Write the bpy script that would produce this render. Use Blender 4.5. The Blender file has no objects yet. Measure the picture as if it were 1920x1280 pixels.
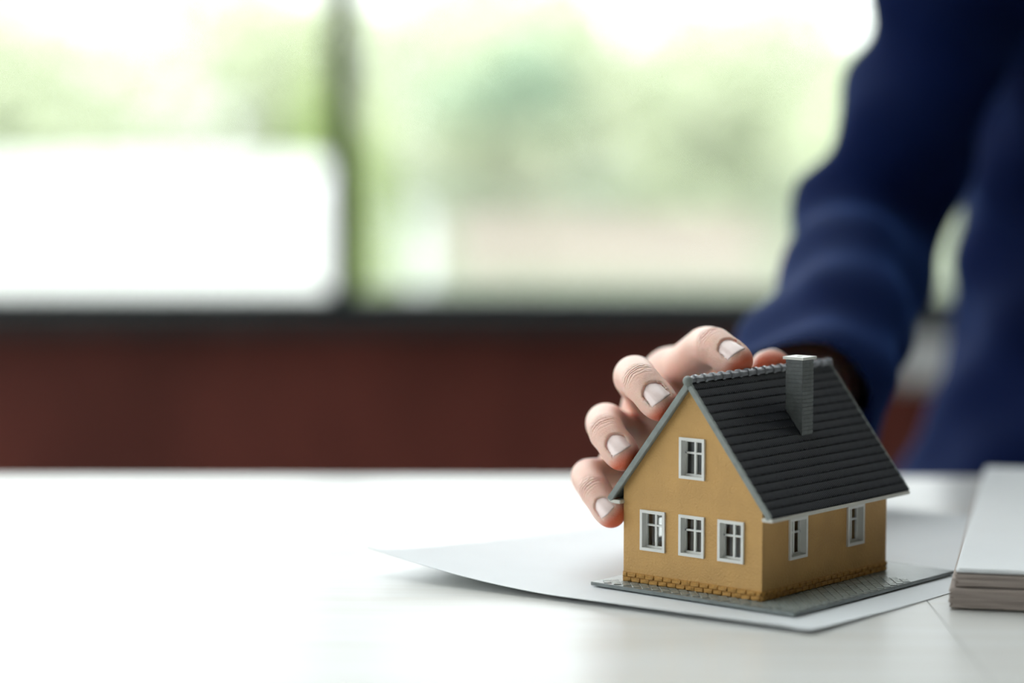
import bpy, bmesh, math, random
import numpy as np
from mathutils import Vector, Matrix
from mathutils.geometry import tessellate_polygon

random.seed(7)
rng = np.random.default_rng(7)
scene = bpy.context.scene
C = scene.collection

# ------------------------------------------------------------------ camera, world, sun, exposure
F_PX = 85.0 / 36.0 * 1920.0
PITCH = math.radians(4.955)
CAM = Vector((0.0, 0.0, 0.93916))
cam_data = bpy.data.cameras.new('camera')
cam_data.lens = 85.0
cam_data.sensor_width = 36.0
cam_data.clip_start = 0.05
cam_data.clip_end = 500
cam_data.dof.use_dof = True
cam_data.dof.focus_distance = 0.995
cam_data.dof.aperture_fstop = 2.7
cam_data.dof.aperture_blades = 0
cam = bpy.data.objects.new('camera', cam_data)
cam.location = CAM
cam.rotation_euler = (math.radians(90) - PITCH, 0, 0)
C.objects.link(cam)
scene.camera = cam

world = bpy.data.worlds.new('overcast_sky')
scene.world = world
world.use_nodes = True
wn = world.node_tree.nodes
wn['Background'].inputs['Color'].default_value = (0.93, 0.97, 1.0, 1)
wn['Background'].inputs['Strength'].default_value = 3.15

sun_data = bpy.data.lights.new('sun', 'SUN')
sun_data.energy = 2.6
sun_data.angle = math.radians(4)
sun_data.color = (1.0, 0.97, 0.9)
sun = bpy.data.objects.new('sun', sun_data)
sun.rotation_euler = Vector((-0.25, 0.75, -0.75)).to_track_quat('-Z', 'Y').to_euler()
sun.location = (4, -10, 12)
C.objects.link(sun)

scene.view_settings.view_transform = 'Standard'
scene.view_settings.look = 'None'
scene.view_settings.gamma = 1.0
scene.view_settings.use_curve_mapping = False
scene.view_settings.exposure = 0.1
scene.cycles.use_denoising = True
scene.cycles.max_bounces = 10
scene.cycles.diffuse_bounces = 5
scene.cycles.transparent_max_bounces = 16
scene.cycles.sample_clamp_indirect = 6.0


def at(px, py, Y):
    """World point at distance Y in front of the camera, seen at pixel (px, py)."""
    x = (px - 960) / F_PX
    u = (640 - py) / F_PX
    r = Vector((x, math.cos(PITCH) + u * math.sin(PITCH), -math.sin(PITCH) + u * math.cos(PITCH)))
    return CAM + r * (Y / r.y)


# ------------------------------------------------------------------ material helpers
def srgb(r, g, b):
    f = lambda c: c / 12.92 if c <= 0.04045 else ((c + 0.055) / 1.055) ** 2.4
    return (f(r / 255), f(g / 255), f(b / 255), 1.0)


class NT:
    def __init__(self, name):
        self.m = bpy.data.materials.new(name)
        self.m.use_nodes = True
        self.t = self.m.node_tree
        self.b = self.t.nodes['Principled BSDF']

    def n(self, kind, **kw):
        nd = self.t.nodes.new(kind)
        for k, v in kw.items():
            if k in nd.inputs:
                nd.inputs[k].default_value = v
            else:
                setattr(nd, k, v)
        return nd

    def l(self, a, b):
        self.t.links.new(a, b)

    def set(self, **kw):
        for k, v in kw.items():
            self.b.inputs[k.replace('_', ' ')].default_value = v


def material(name, col, rough=0.5, spec=0.5, var=0.0, var_scale=50.0, bump=0.0, bump_scale=500.0, stretch=None, col2=None,
             detail=4.0, metallic=0.0, **kw):
    m = NT(name)
    m.set(Roughness=rough, Metallic=metallic)
    m.b.inputs['Specular IOR Level'].default_value = spec
    m.b.inputs['Base Color'].default_value = col
    for k, v in kw.items():
        m.b.inputs[k.replace('_', ' ')].default_value = v
    tc = m.n('ShaderNodeTexCoord')
    mp = m.n('ShaderNodeMapping')
    if stretch:
        mp.inputs['Scale'].default_value = stretch
    m.l(tc.outputs['Object'], mp.inputs['Vector'])
    if var > 0:
        nz = m.n('ShaderNodeTexNoise', Scale=var_scale, Detail=detail)
        m.l(mp.outputs[0], nz.inputs['Vector'])
        mx = m.n('ShaderNodeMix', data_type='RGBA')
        c2 = col2 if col2 else tuple(max(0.0, c * (1 - var)) for c in col[:3]) + (1,)
        mx.inputs['A'].default_value = col
        mx.inputs['B'].default_value = c2
        rp = m.n('ShaderNodeMapRange')
        rp.inputs['From Min'].default_value = 0.35
        rp.inputs['From Max'].default_value = 0.65
        m.l(nz.outputs['Fac'], rp.inputs['Value'])
        m.l(rp.outputs[0], mx.inputs['Factor'])
        m.l(mx.outputs['Result'], m.b.inputs['Base Color'])
    if bump > 0:
        nb = m.n('ShaderNodeTexNoise', Scale=bump_scale, Detail=4.0)
        m.l(mp.outputs[0], nb.inputs['Vector'])
        bp = m.n('ShaderNodeBump', Strength=1.0, Distance=bump)
        m.l(nb.outputs['Fac'], bp.inputs['Height'])
        m.l(bp.outputs[0], m.b.inputs['Normal'])
    return m.m


def clear_pane(name, gloss=0.06, haze=0.0):
    m = NT(name)
    tr = m.n('ShaderNodeBsdfTransparent', Color=(0.98, 0.99, 0.98, 1))
    gl = m.n('ShaderNodeBsdfGlossy', Roughness=0.02)
    mx = m.n('ShaderNodeMixShader', Fac=gloss)
    m.l(tr.outputs[0], mx.inputs[1])
    m.l(gl.outputs[0], mx.inputs[2])
    out = mx
    if haze:  # translucent share imitates bright glare haze over the view outside
        dt = m.n('ShaderNodeBsdfTranslucent', Color=(0.9, 0.95, 0.92, 1))
        out = m.n('ShaderNodeMixShader', Fac=haze)
        m.l(mx.outputs[0], out.inputs[1])
        m.l(dt.outputs[0], out.inputs[2])
    m.l(out.outputs[0], m.t.nodes['Material Output'].inputs['Surface'])
    return m.m


# ------------------------------------------------------------------ mesh helpers
def link(name, me, mat=None, parent=None, smooth=False):
    if mat and not me.materials:
        me.materials.append(mat)
    o = bpy.data.objects.new(name, me)
    C.objects.link(o)
    if parent:
        o.parent = parent
    if smooth:
        me.polygons.foreach_set('use_smooth', [True] * len(me.polygons))
    return o


def mesh(name, verts, faces):
    me = bpy.data.meshes.new(name)
    me.from_pydata([tuple(v) for v in verts], [], faces)
    me.update()
    return me


def obj(name, verts, faces, mat, parent=None, smooth=False):
    return link(name, mesh(name, verts, faces), mat, parent, smooth)


def box_vf(x0, x1, y0, y1, z0, z1):
    v = [(x0, y0, z0), (x1, y0, z0), (x1, y1, z0), (x0, y1, z0), (x0, y0, z1), (x1, y0, z1), (x1, y1, z1), (x0, y1, z1)]
    f = [(0, 3, 2, 1), (4, 5, 6, 7), (0, 1, 5, 4), (1, 2, 6, 5), (2, 3, 7, 6), (3, 0, 4, 7)]
    return v, f


class MB:
    def __init__(self):
        self.v, self.f = [], []

    def add(self, v, f):
        k = len(self.v)
        self.v += [tuple(p) for p in v]
        self.f += [tuple(i + k for i in q) for q in f]
        return self

    def box(self, *a):
        return self.add(*box_vf(*a))

    def tube(self, a, b, ra, rb, n=12):
        a, b = Vector(a), Vector(b)
        d = (b - a).normalized()
        u = d.orthogonal().normalized()
        w = d.cross(u)
        v = []
        for p, r in ((a, ra), (b, rb)):
            v += [p + (u * math.cos(2 * math.pi * i / n) + w * math.sin(2 * math.pi * i / n)) * r for i in range(n)]
        f = [(i, (i + 1) % n, n + (i + 1) % n, n + i) for i in range(n)]
        f += [tuple(reversed(range(n))), tuple(range(n, 2 * n))]
        return self.add(v, f)

    def mesh(self, name, bevel=0.0, seg=2):
        me = mesh(name, self.v, self.f)
        if bevel:
            bm = bmesh.new()
            bm.from_mesh(me)
            bmesh.ops.remove_doubles(bm, verts=bm.verts, dist=1e-7)
            bmesh.ops.bevel(bm, geom=[e for e in bm.edges], offset=bevel, segments=seg, affect='EDGES', clamp_overlap=True)
            bm.to_mesh(me)
            bm.free()
        return me

    def build(self, name, mat, parent=None, smooth=False, bevel=0.0, seg=2):
        return link(name, self.mesh(name, bevel, seg), mat, parent, smooth)


def tag(o, label=None, category=None, group=None, kind=None):
    if label:
        o['label'] = label
    if category:
        o['category'] = category
    if group:
        o['group'] = group
    if kind:
        o['kind'] = kind
    return o


def empty(name, loc=(0, 0, 0), rz=0.0):
    o = bpy.data.objects.new(name, None)
    C.objects.link(o)
    o.location = loc
    o.rotation_euler = (0, 0, rz)
    o.empty_display_size = 0.02
    return o


def plate_with_holes(outer, holes, axis_a, axis_b, axis_n, thick):
    """Flat slab: 2D outline (counter-clockwise) with holes, spanned by axis_a/axis_b, extruded along axis_n by thick."""
    loops = [outer] + holes
    flat = [p for lp in loops for p in lp]
    tris = tessellate_polygon([[Vector((x, y, 0)) for x, y in lp] for lp in loops])
    A, B, N = Vector(axis_a), Vector(axis_b), Vector(axis_n)
    n = len(flat)
    v = [A * x + B * y for x, y in flat] + [A * x + B * y + N * thick for x, y in flat]
    f = []
    for t in tris:
        f.append(tuple(t))
        f.append(tuple(i + n for i in reversed(t)))
    k = 0
    for lp in loops:
        m = len(lp)
        for i in range(m):
            a, b = k + i, k + (i + 1) % m
            f.append((a, b, b + n, a + n))
        k += m
    me_v, me_f = v, f
    me = mesh('slab', me_v, me_f)
    bm = bmesh.new()
    bm.from_mesh(me)
    bmesh.ops.recalc_face_normals(bm, faces=bm.faces)
    bm.to_mesh(me)
    bm.free()
    return me


# ------------------------------------------------------------------ signed distance helpers (bodies and cloth)
def surface_nets(F, org, h):
    S = F < 0
    nx, ny, nz = F.shape
    cnt = np.zeros((nx - 1, ny - 1, nz - 1), np.uint8)
    for a in (0, 1):
        for b in (0, 1):
            for c in (0, 1):
                cnt += S[a:nx - 1 + a, b:ny - 1 + b, c:nz - 1 + c]
    ci = np.argwhere((cnt > 0) & (cnt < 8))
    idx = np.full(cnt.shape, -1, np.int32)
    idx[ci[:, 0], ci[:, 1], ci[:, 2]] = np.arange(len(ci))
    corners = [(a, b, c) for a in (0, 1) for b in (0, 1) for c in (0, 1)]
    val = {k: F[ci[:, 0] + k[0], ci[:, 1] + k[1], ci[:, 2] + k[2]] for k in corners}
    acc = np.zeros((len(ci), 3))
    num = np.zeros(len(ci))
    for k in corners:
        for ax in range(3):
            if k[ax] == 0:
                k2 = list(k)
                k2[ax] = 1
                v0, v1 = val[k], val[tuple(k2)]
                m = (v0 < 0) != (v1 < 0)
                t = np.where(m, v0 / np.where(m, v0 - v1, 1), 0)
                p = np.tile(np.array(k, float), (len(ci), 1))
                p[:, ax] += t
                acc += p * m[:, None]
                num += m
    V = (ci + acc / num[:, None]) * h + np.array(org)
    quads = []
    for ax in range(3):
        sl0 = [slice(None)] * 3
        sl1 = [slice(None)] * 3
        sl0[ax] = slice(0, -1)
        sl1[ax] = slice(1, None)
        E0, E1 = S[tuple(sl0)], S[tuple(sl1)]
        e = np.argwhere(E0 != E1)
        o1, o2 = [(1, 2), (2, 0), (0, 1)][ax]
        ok = (e[:, o1] > 0) & (e[:, o2] > 0) & (e[:, o1] < F.shape[o1] - 1) & (e[:, o2] < F.shape[o2] - 1)
        e = e[ok]
        flip = ~E0[e[:, 0], e[:, 1], e[:, 2]]
        q = []
        for d1, d2 in ((-1, -1), (0, -1), (0, 0), (-1, 0)):
            g = e.copy()
            g[:, o1] += d1
            g[:, o2] += d2
            q.append(idx[g[:, 0], g[:, 1], g[:, 2]])
        q = np.stack(q, 1)
        q[flip] = q[flip][:, ::-1]
        quads.append(q)
    return V, np.concatenate(quads)


def np_mesh(name, V, Q):
    me = bpy.data.meshes.new(name)
    me.vertices.add(len(V))
    me.vertices.foreach_set('co', np.asarray(V, np.float32).ravel())
    me.loops.add(Q.size)
    me.loops.foreach_set('vertex_index', Q.astype(np.int32).ravel())
    me.polygons.add(len(Q))
    me.polygons.foreach_set('loop_start', np.arange(0, Q.size, 4, dtype=np.int32))
    me.polygons.foreach_set('use_smooth', np.ones(len(Q), bool))
    me.update(calc_edges=True)
    me.validate()
    return me


def axes(lo, hi, h):
    return [np.arange(lo[i], hi[i], h, dtype=np.float32) for i in range(3)]


def cone(X, Y, Z, a, b, ra, rb, s=(1, 1, 1)):
    """Distance to a tapering capsule; s stretches space per axis for oval sections."""
    a = np.array(a, np.float32)
    b = np.array(b, np.float32)
    d = (b - a) / np.array(s, np.float32)
    L2 = max(float(d @ d), 1e-12)
    x, y, z = (X - a[0]) / s[0], (Y - a[1]) / s[1], (Z - a[2]) / s[2]
    t = np.clip((x * d[0] + y * d[1] + z * d[2]) / L2, 0, 1)
    return np.sqrt((x - t * d[0]) ** 2 + (y - t * d[1]) ** 2 + (z - t * d[2]) ** 2) - (ra + (rb - ra) * t)


def smin(a, b, k):
    h = np.maximum(k - np.abs(a - b), 0) / k
    return np.minimum(a, b) - h * h * k * 0.25


# ------------------------------------------------------------------ materials
M = {}
M['floor'] = material('floor_concrete', (0.32, 0.28, 0.25, 1), 0.5, var=0.3, var_scale=3)
M['white_wall'] = material('painted_plaster', (0.78, 0.77, 0.74, 1), 0.8, var=0.06, var_scale=4, bump=0.001, bump_scale=80)
M['brown_wall'] = material('taupe_plaster', (0.10, 0.085, 0.075, 1), 0.8, var=0.1, var_scale=4, bump=0.001, bump_scale=80)
M['red_wall'] = material('red_brown_wall', srgb(114, 58, 49), 0.55, 0.3, var=0.35, var_scale=3.2, stretch=(2.2, 1, 0.8), bump=0.0008, bump_scale=60)
M['dark_metal'] = material('dark_window_frame', (0.02, 0.028, 0.03, 1), 0.4, 0.5, var=0.3, var_scale=20)
M['window_glass'] = clear_pane('window_glass', 0.04, 0.02)
M['plaster'] = material('ochre_plaster', srgb(208, 164, 100), 0.55, 0.35, var=0.10, var_scale=70, bump=0.0004, bump_scale=1000)
M['brick'] = material('ochre_brick', srgb(205, 155, 82), 0.6, 0.3, var=0.35, var_scale=700, bump=0.0003, bump_scale=1600)
M['frame'] = material('white_window_plastic', (0.80, 0.80, 0.77, 1), 0.35, 0.5, var=0.04, var_scale=200)
M['tile'] = material('charcoal_roof_tile', (0.017, 0.019, 0.025, 1), 0.45, 0.25, var=0.3, var_scale=300, bump=0.00008, bump_scale=2500)
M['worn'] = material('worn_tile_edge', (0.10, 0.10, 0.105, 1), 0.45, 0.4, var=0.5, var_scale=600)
M['grey'] = material('grey_roof_board', (0.28, 0.31, 0.295, 1), 0.5, 0.4, var=0.2, var_scale=250, bump=0.0001, bump_scale=1500)
M['ridge'] = material('grey_ridge_tile', (0.27, 0.28, 0.31, 1), 0.2, 0.5, var=0.2, var_scale=250)
M['chimney'] = material('grey_chimney_brick', (0.15, 0.165, 0.165, 1), 0.5, 0.4, var=0.25, var_scale=400, bump=0.0001, bump_scale=1500)
M['cap'] = material('white_chimney_cap', (0.80, 0.81, 0.75, 1), 0.4, 0.5, var=0.05, var_scale=300)
M['eave'] = material('off_white_eave', (0.72, 0.71, 0.65, 1), 0.45, 0.4, var=0.08, var_scale=300)
M['plate'] = material('grey_green_base', (0.21, 0.24, 0.24, 1), 0.28, 0.6, var=0.2, var_scale=200, bump=0.0001, bump_scale=1500)
M['paver'] = material('grey_green_paver', (0.31, 0.35, 0.335, 1), 0.27, 0.6, var=0.25, var_scale=500, bump=0.0002, bump_scale=1800)
M['pane'] = clear_pane('model_window_film', 0.03)
M['paper'] = material('white_paper', (0.76, 0.79, 0.82, 1), 0.65, 0.2, var=0.02, var_scale=40)
M['shaded_paper'] = material('stacked_paper', (0.48, 0.41, 0.37, 1), 0.75, 0.2, var=0.22, var_scale=900, stretch=(0.02, 0.02, 1.0))  # brown-grey tone puts the shade of the stack's front into white paper
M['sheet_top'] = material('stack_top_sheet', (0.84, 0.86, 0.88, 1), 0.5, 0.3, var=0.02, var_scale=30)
M['skin_nail'] = material('fingernail', srgb(250, 228, 224), 0.28, 0.5, var=0.06, var_scale=300, Coat_Weight=0.3, Coat_Roughness=0.15)
M['trunk'] = material('tree_bark', (0.30, 0.28, 0.22, 1), 0.9, var=0.3, var_scale=6)
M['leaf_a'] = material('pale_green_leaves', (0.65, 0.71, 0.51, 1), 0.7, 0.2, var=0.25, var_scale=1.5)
M['leaf_b'] = material('mid_green_leaves', (0.44, 0.57, 0.42, 1), 0.7, 0.2, var=0.25, var_scale=1.5)
M['leaf_c'] = material('yellow_green_leaves', (0.38, 0.50, 0.16, 1), 0.7, 0.2, var=0.25, var_scale=1.5)
M['lawn'] = material('lawn', (0.165, 0.20, 0.13, 1), 0.9, 0.1, var=0.2, var_scale=0.4, col2=(0.22, 0.24, 0.17, 1))
M['path'] = material('pinkish_paving', (0.30, 0.235, 0.205, 1), 0.8, 0.2, var=0.15, var_scale=1.2)
M['van'] = material('white_van_paint', (0.85, 0.86, 0.87, 1), 0.3, 0.5, var=0.02, var_scale=2)
M['rubber'] = material('black_rubber', (0.02, 0.02, 0.02, 1), 0.8, var=0.2, var_scale=20)
M['post'] = material('pale_post_paint', (0.72, 0.75, 0.76, 1), 0.5, var=0.05, var_scale=6)
M['box'] = material('pale_grey_plastic', (0.48, 0.49, 0.50, 1), 0.45, var=0.05, var_scale=20)
M['chair'] = material('black_chair', (0.02, 0.02, 0.022, 1), 0.6, var=0.3, var_scale=60)
M['trouser'] = material('navy_trousers', (0.012, 0.018, 0.05, 1), 0.8, 0.2, var=0.2, var_scale=80)
M['shoe'] = material('black_leather', (0.012, 0.011, 0.010, 1), 0.35, 0.5, var=0.2, var_scale=60)
M['hair'] = material('dark_hair', (0.012, 0.009, 0.007, 1), 0.5, 0.4, var=0.4, var_scale=200)
M['shirt'] = material('white_shirt', (0.75, 0.77, 0.80, 1), 0.7, 0.2, var=0.03, var_scale=60)
M['leg_wood'] = material('pale_table_leg', (0.62, 0.52, 0.38, 1), 0.45, var=0.15, var_scale=10, stretch=(6, 6, 1))


def table_material():
    m = NT('limed_pale_wood')
    tc = m.n('ShaderNodeTexCoord')
    mp = m.n('ShaderNodeMapping')
    mp.inputs['Scale'].default_value = (3.0, 45.0, 1.0)
    m.l(tc.outputs['Object'], mp.inputs['Vector'])
    nz = m.n('ShaderNodeTexNoise', Scale=2.2, Detail=8.0, Roughness=0.62, Distortion=0.4)
    m.l(mp.outputs[0], nz.inputs['Vector'])
    cr = m.n('ShaderNodeValToRGB')
    cr.color_ramp.elements[0].position = 0.25
    cr.color_ramp.elements[0].color = (0.63, 0.61, 0.57, 1)
    cr.color_ramp.elements[1].position = 0.6
    cr.color_ramp.elements[1].color = (0.72, 0.725, 0.715, 1)
    m.l(nz.outputs['Fac'], cr.inputs['Fac'])
    m.l(cr.outputs[0], m.b.inputs['Base Color'])
    bp = m.n('ShaderNodeBump', Strength=0.5, Distance=0.00012)
    m.l(nz.outputs['Fac'], bp.inputs['Height'])
    m.l(bp.outputs[0], m.b.inputs['Normal'])
    m.set(Roughness=0.28)
    m.b.inputs['Specular IOR Level'].default_value = 0.14
    return m.m


M['table'] = table_material()


def skin_material():
    m = NT('skin')
    at_tip = m.n('ShaderNodeAttribute', attribute_name='tip')
    at_u = m.n('ShaderNodeAttribute', attribute_name='crease_u')
    at_m = m.n('ShaderNodeAttribute', attribute_name='crease_m')
    tc = m.n('ShaderNodeTexCoord')
    nz = m.n('ShaderNodeTexNoise', Scale=140.0, Detail=3.0)
    m.l(tc.outputs['Object'], nz.inputs['Vector'])
    base = m.n('ShaderNodeMix', data_type='RGBA')
    base.inputs['A'].default_value = srgb(240, 204, 188)
    base.inputs['B'].default_value = srgb(232, 186, 170)
    m.l(nz.outputs['Fac'], base.inputs['Factor'])
    red = m.n('ShaderNodeMix', data_type='RGBA')
    red.inputs['B'].default_value = srgb(222, 112, 78)
    m.l(base.outputs['Result'], red.inputs['A'])
    m.l(at_tip.outputs['Fac'], red.inputs['Factor'])
    m.l(red.outputs['Result'], m.b.inputs['Base Color'])
    # knuckle creases: wave along the finger, masked to the back of the joints
    wv = m.n('ShaderNodeMath', operation='MULTIPLY')
    wv.inputs[1].default_value = 4300.0
    m.l(at_u.outputs['Fac'], wv.inputs[0])
    nz2 = m.n('ShaderNodeTexNoise', Scale=420.0, Detail=2.0)
    m.l(tc.outputs['Object'], nz2.inputs['Vector'])
    ad = m.n('ShaderNodeMath', operation='MULTIPLY_ADD')
    m.l(nz2.outputs['Fac'], ad.inputs[0])
    ad.inputs[1].default_value = 9.0
    m.l(wv.outputs[0], ad.inputs[2])
    sn = m.n('ShaderNodeMath', operation='SINE')
    m.l(ad.outputs[0], sn.inputs[0])
    mu = m.n('ShaderNodeMath', operation='MULTIPLY')
    m.l(sn.outputs[0], mu.inputs[0])
    m.l(at_m.outputs['Fac'], mu.inputs[1])
    nz3 = m.n('ShaderNodeTexNoise', Scale=1500.0, Detail=2.0)
    m.l(tc.outputs['Object'], nz3.inputs['Vector'])
    ad2 = m.n('ShaderNodeMath', operation='MULTIPLY_ADD')
    m.l(nz3.outputs['Fac'], ad2.inputs[0])
    ad2.inputs[1].default_value = 0.35
    m.l(mu.outputs[0], ad2.inputs[2])
    bp = m.n('ShaderNodeBump', Strength=0.9, Distance=0.0006)
    m.l(ad2.outputs[0], bp.inputs['Height'])
    m.l(bp.outputs[0], m.b.inputs['Normal'])
    m.set(Roughness=0.45)
    m.b.inputs['Specular IOR Level'].default_value = 0.45
    m.b.inputs['Subsurface Weight'].default_value = 0.5
    m.b.inputs['Subsurface Radius'].default_value = (1.0, 0.35, 0.2)
    m.b.inputs['Subsurface Scale'].default_value = 0.004
    return m.m


M['skin'] = skin_material()


def suit_material():
    m = NT('navy_suit_cloth')
    tc = m.n('ShaderNodeTexCoord')
    nz = m.n('ShaderNodeTexNoise', Scale=900.0, Detail=2.0)
    m.l(tc.outputs['Object'], nz.inputs['Vector'])
    mx = m.n('ShaderNodeMix', data_type='RGBA')
    mx.inputs['A'].default_value = (0.002, 0.006, 0.034, 1)
    mx.inputs['B'].default_value = (0.0032, 0.0095, 0.054, 1)
    m.l(nz.outputs['Fac'], mx.inputs['Factor'])
    m.l(mx.outputs['Result'], m.b.inputs['Base Color'])
    m.set(Roughness=0.75)
    m.b.inputs['Specular IOR Level'].default_value = 0.04
    m.b.inputs['Sheen Weight'].default_value = 0.18
    m.b.inputs['Sheen Roughness'].default_value = 0.4
    m.b.inputs['Sheen Tint'].default_value = (0.15, 0.35, 1.0, 1)
    return m.m


M['suit'] = suit_material()

# ------------------------------------------------------------------ the room
X0, X1, YB, YF, ZC = -2.3, 4.0, 3.0, -2.6, 4.0      # inner faces: left, right, back (window wall), rear, ceiling
SILL, HEAD, HEADL = 0.722, 3.8, 2.2
T = 0.16


def struct(o):
    o['kind'] = 'structure'
    return o


struct(MB().box(X0 - T, X1 + T, YF - T, YB + T, -0.12, 0.0).build('floor', M['floor']))
# ceiling with an added, unseen skylight that brightens the table and paper
RX0, RX1, RY0, RY1 = -2.2, 0.9, 0.5, 2.9
ceil = MB()
ceil.box(X0 - T, X1 + T, YF - T, RY0, ZC, ZC + 0.15)
ceil.box(X0 - T, X1 + T, RY1, YB + T, ZC, ZC + 0.15)
ceil.box(X0 - T, RX0, RY0, RY1, ZC, ZC + 0.15)
ceil.box(RX1, X1 + T, RY0, RY1, ZC, ZC + 0.15)
ceil = struct(ceil.build('ceiling', M['white_wall']))
MB().box(RX0, RX1, RY0, RY1, ZC + 0.10, ZC + 0.11).build('added_skylight_pane', M['window_glass'], ceil)
for k_ in range(4):
    xb_ = RX0 + (RX1 - RX0) * k_ / 3
    MB().box(xb_ - 0.025, xb_ + 0.025, RY0, RY1, ZC + 0.05, ZC + 0.10).build('added_skylight_bar', M['dark_metal'], ceil)
struct(MB().box(X1, X1 + T, YF - T, YB + T, 0, ZC).build('wall_right', M['brown_wall']))
struct(MB().box(X0 - T, X1, YF - T, YF, 0, ZC).build('wall_rear', M['brown_wall']))
bays_back = [(-2.0, -1.112), (-1.112, -0.2124), (-0.2124, 0.688), (0.688, 1.588), (1.588, 2.488), (2.488, 3.388)]
wb = MB()
wb.box(X0, X1, YB, YB + T, 0, SILL - 0.03)
struct(wb.build('wall_back', M['red_wall']))
wu = MB()
wu.box(X0, X1, YB, YB + T, HEAD, ZC)
wu.box(X0, bays_back[0][0], YB, YB + T, SILL - 0.03, HEAD)
wu.box(bays_back[-1][1], X1, YB, YB + T, SILL - 0.03, HEAD)
struct(wu.build('wall_back_upper', M['white_wall']))
struct(MB().box(X0, X1, YB - 0.015, YB, 0, 0.09).build('baseboard_back', M['dark_metal'], bevel=0.004))
struct(MB().box(bays_back[0][0] - 0.02, bays_back[-1][1] + 0.02, YB - 0.03, YB + 0.10, SILL - 0.03, SILL).build('trim_1', M['dark_metal'], bevel=0.004))

nwin = 0


def window_back(x0, x1):
    global nwin
    nwin += 1
    fw = 0.017
    y0, y1 = YB + 0.02, YB + 0.07
    mb = MB()
    mb.box(x0, x0 + fw, y0, y1, SILL, HEAD)
    mb.box(x1 - fw, x1, y0, y1, SILL, HEAD)
    mb.box(x0 + fw, x1 - fw, y0, y1, SILL, SILL + fw)
    mb.box(x0 + fw, x1 - fw, y0, y1, HEAD - fw, HEAD)
    w = struct(mb.build('window_%d' % nwin, M['dark_metal']))
    MB().box(x0 + fw, x1 - fw, y0 + 0.02, y0 + 0.026, SILL + fw, HEAD - fw).build('pane', M['window_glass'], w)


for a, b in bays_back:
    window_back(a, b)

bays_left = [(-1.2, -0.2), (-0.2, 0.8), (0.8, 1.8), (1.8, 2.7)]
wl = MB()
wl.box(X0 - T, X0, YF, YB + T, 0, SILL - 0.03)
wl.box(X0 - T, X0, YF, YB + T, HEADL, ZC)
wl.box(X0 - T, X0, YF, bays_left[0][0], SILL - 0.03, HEADL)
wl.box(X0 - T, X0, bays_left[-1][1], YB + T, SILL - 0.03, HEADL)
struct(wl.build('wall_left', M['white_wall']))
struct(MB().box(X0 - 0.10, X0 + 0.03, bays_left[0][0], bays_left[-1][1], SILL - 0.03, SILL).build('trim_2', M['dark_metal'], bevel=0.004))
for y0, y1 in bays_left:
    nwin += 1
    fw = 0.02
    xa, xb = X0 - 0.07, X0 - 0.02
    mb = MB()
    mb.box(xa, xb, y0, y0 + fw, SILL, HEADL)
    mb.box(xa, xb, y1 - fw, y1, SILL, HEADL)
    mb.box(xa, xb, y0 + fw, y1 - fw, SILL, SILL + fw)
    mb.box(xa, xb, y0 + fw, y1 - fw, HEADL - fw, HEADL)
    w = struct(mb.build('window_%d' % nwin, M['dark_metal']))
    MB().box(xa + 0.02, xa + 0.026, y0 + fw, y1 - fw, SILL + fw, HEADL - fw).build('pane', M['window_glass'], w)

# pale box on the red wall below the sill, seen in the gap between the sleeve and the jacket
p = at(1735, 672, YB - 0.02)
bx = MB().box(p.x - 0.045, p.x + 0.045, YB - 0.035, YB, p.z - 0.032, p.z + 0.032).build('socket_box', M['box'], bevel=0.008)
tag(bx, 'pale grey box fixed to the red wall, seen between sleeve and jacket', 'wall socket')
MB().box(p.x - 0.034, p.x + 0.034, YB - 0.039, YB - 0.0345, p.z - 0.022, p.z + 0.022).build('cover', M['post'], bx, bevel=0.0015)

# ------------------------------------------------------------------ outdoors
GZ = -0.9
lawn = obj('lawn', [(-90, YB + 0.4, GZ), (90, YB + 0.4, GZ), (900, 1500, GZ), (-900, 1500, GZ)], [(0, 1, 2, 3)], M['lawn'])
tag(lawn, 'pale green lawn outside the windows', 'lawn', kind='structure')
side = obj('ground', [(-90, -60, GZ), (X0 - 0.4, -60, GZ), (X0 - 0.4, YB + 0.4, GZ), (-90, YB + 0.4, GZ)], [(0, 1, 2, 3)], M['lawn'])
side['kind'] = 'structure'
pv = []
for (x, y) in ((-0.8, 34), (3.6, 33), (4.6, 47), (-1.2, 48)):
    pv.append((x, y, GZ + 0.02))
pv += [(x, y, GZ - 0.05) for x, y, z in pv]
pth = obj('path', pv, [(0, 1, 2, 3), (0, 4, 5, 1), (1, 5, 6, 2), (2, 6, 7, 3), (3, 7, 4, 0)], M['path'])
tag(pth, 'pinkish paved patch on the lawn outside', 'path', kind='structure')


def leaf_crown(seed, n, size):
    r = np.random.default_rng(seed)
    blobs = [(r.normal(0, 0.32, 3) * np.array([1, 1, 0.7]), r.uniform(0.35, 0.6)) for _ in range(9)]
    V = np.zeros((n * 4, 3))
    for i in range(n):
        c, rad = blobs[r.integers(len(blobs))]
        d = r.normal(size=3)
        d /= np.linalg.norm(d)
        p = c + d * rad * r.uniform(0.55, 1.0) ** 0.5
        a = r.normal(size=3)
        a /= np.linalg.norm(a)
        b = np.cross(a, r.normal(size=3))
        b /= np.linalg.norm(b)
        s = size * r.uniform(0.6, 1.3)
        V[i * 4:i * 4 + 4] = [p - a * s, p + b * s * 0.5, p + a * s, p - b * s * 0.5]
    Q = np.arange(n * 4).reshape(n, 4)
    return np_mesh('crown', V, Q)


crown_meshes = [leaf_crown(s, 1500, 0.10) for s in (1, 2, 3)]


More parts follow.
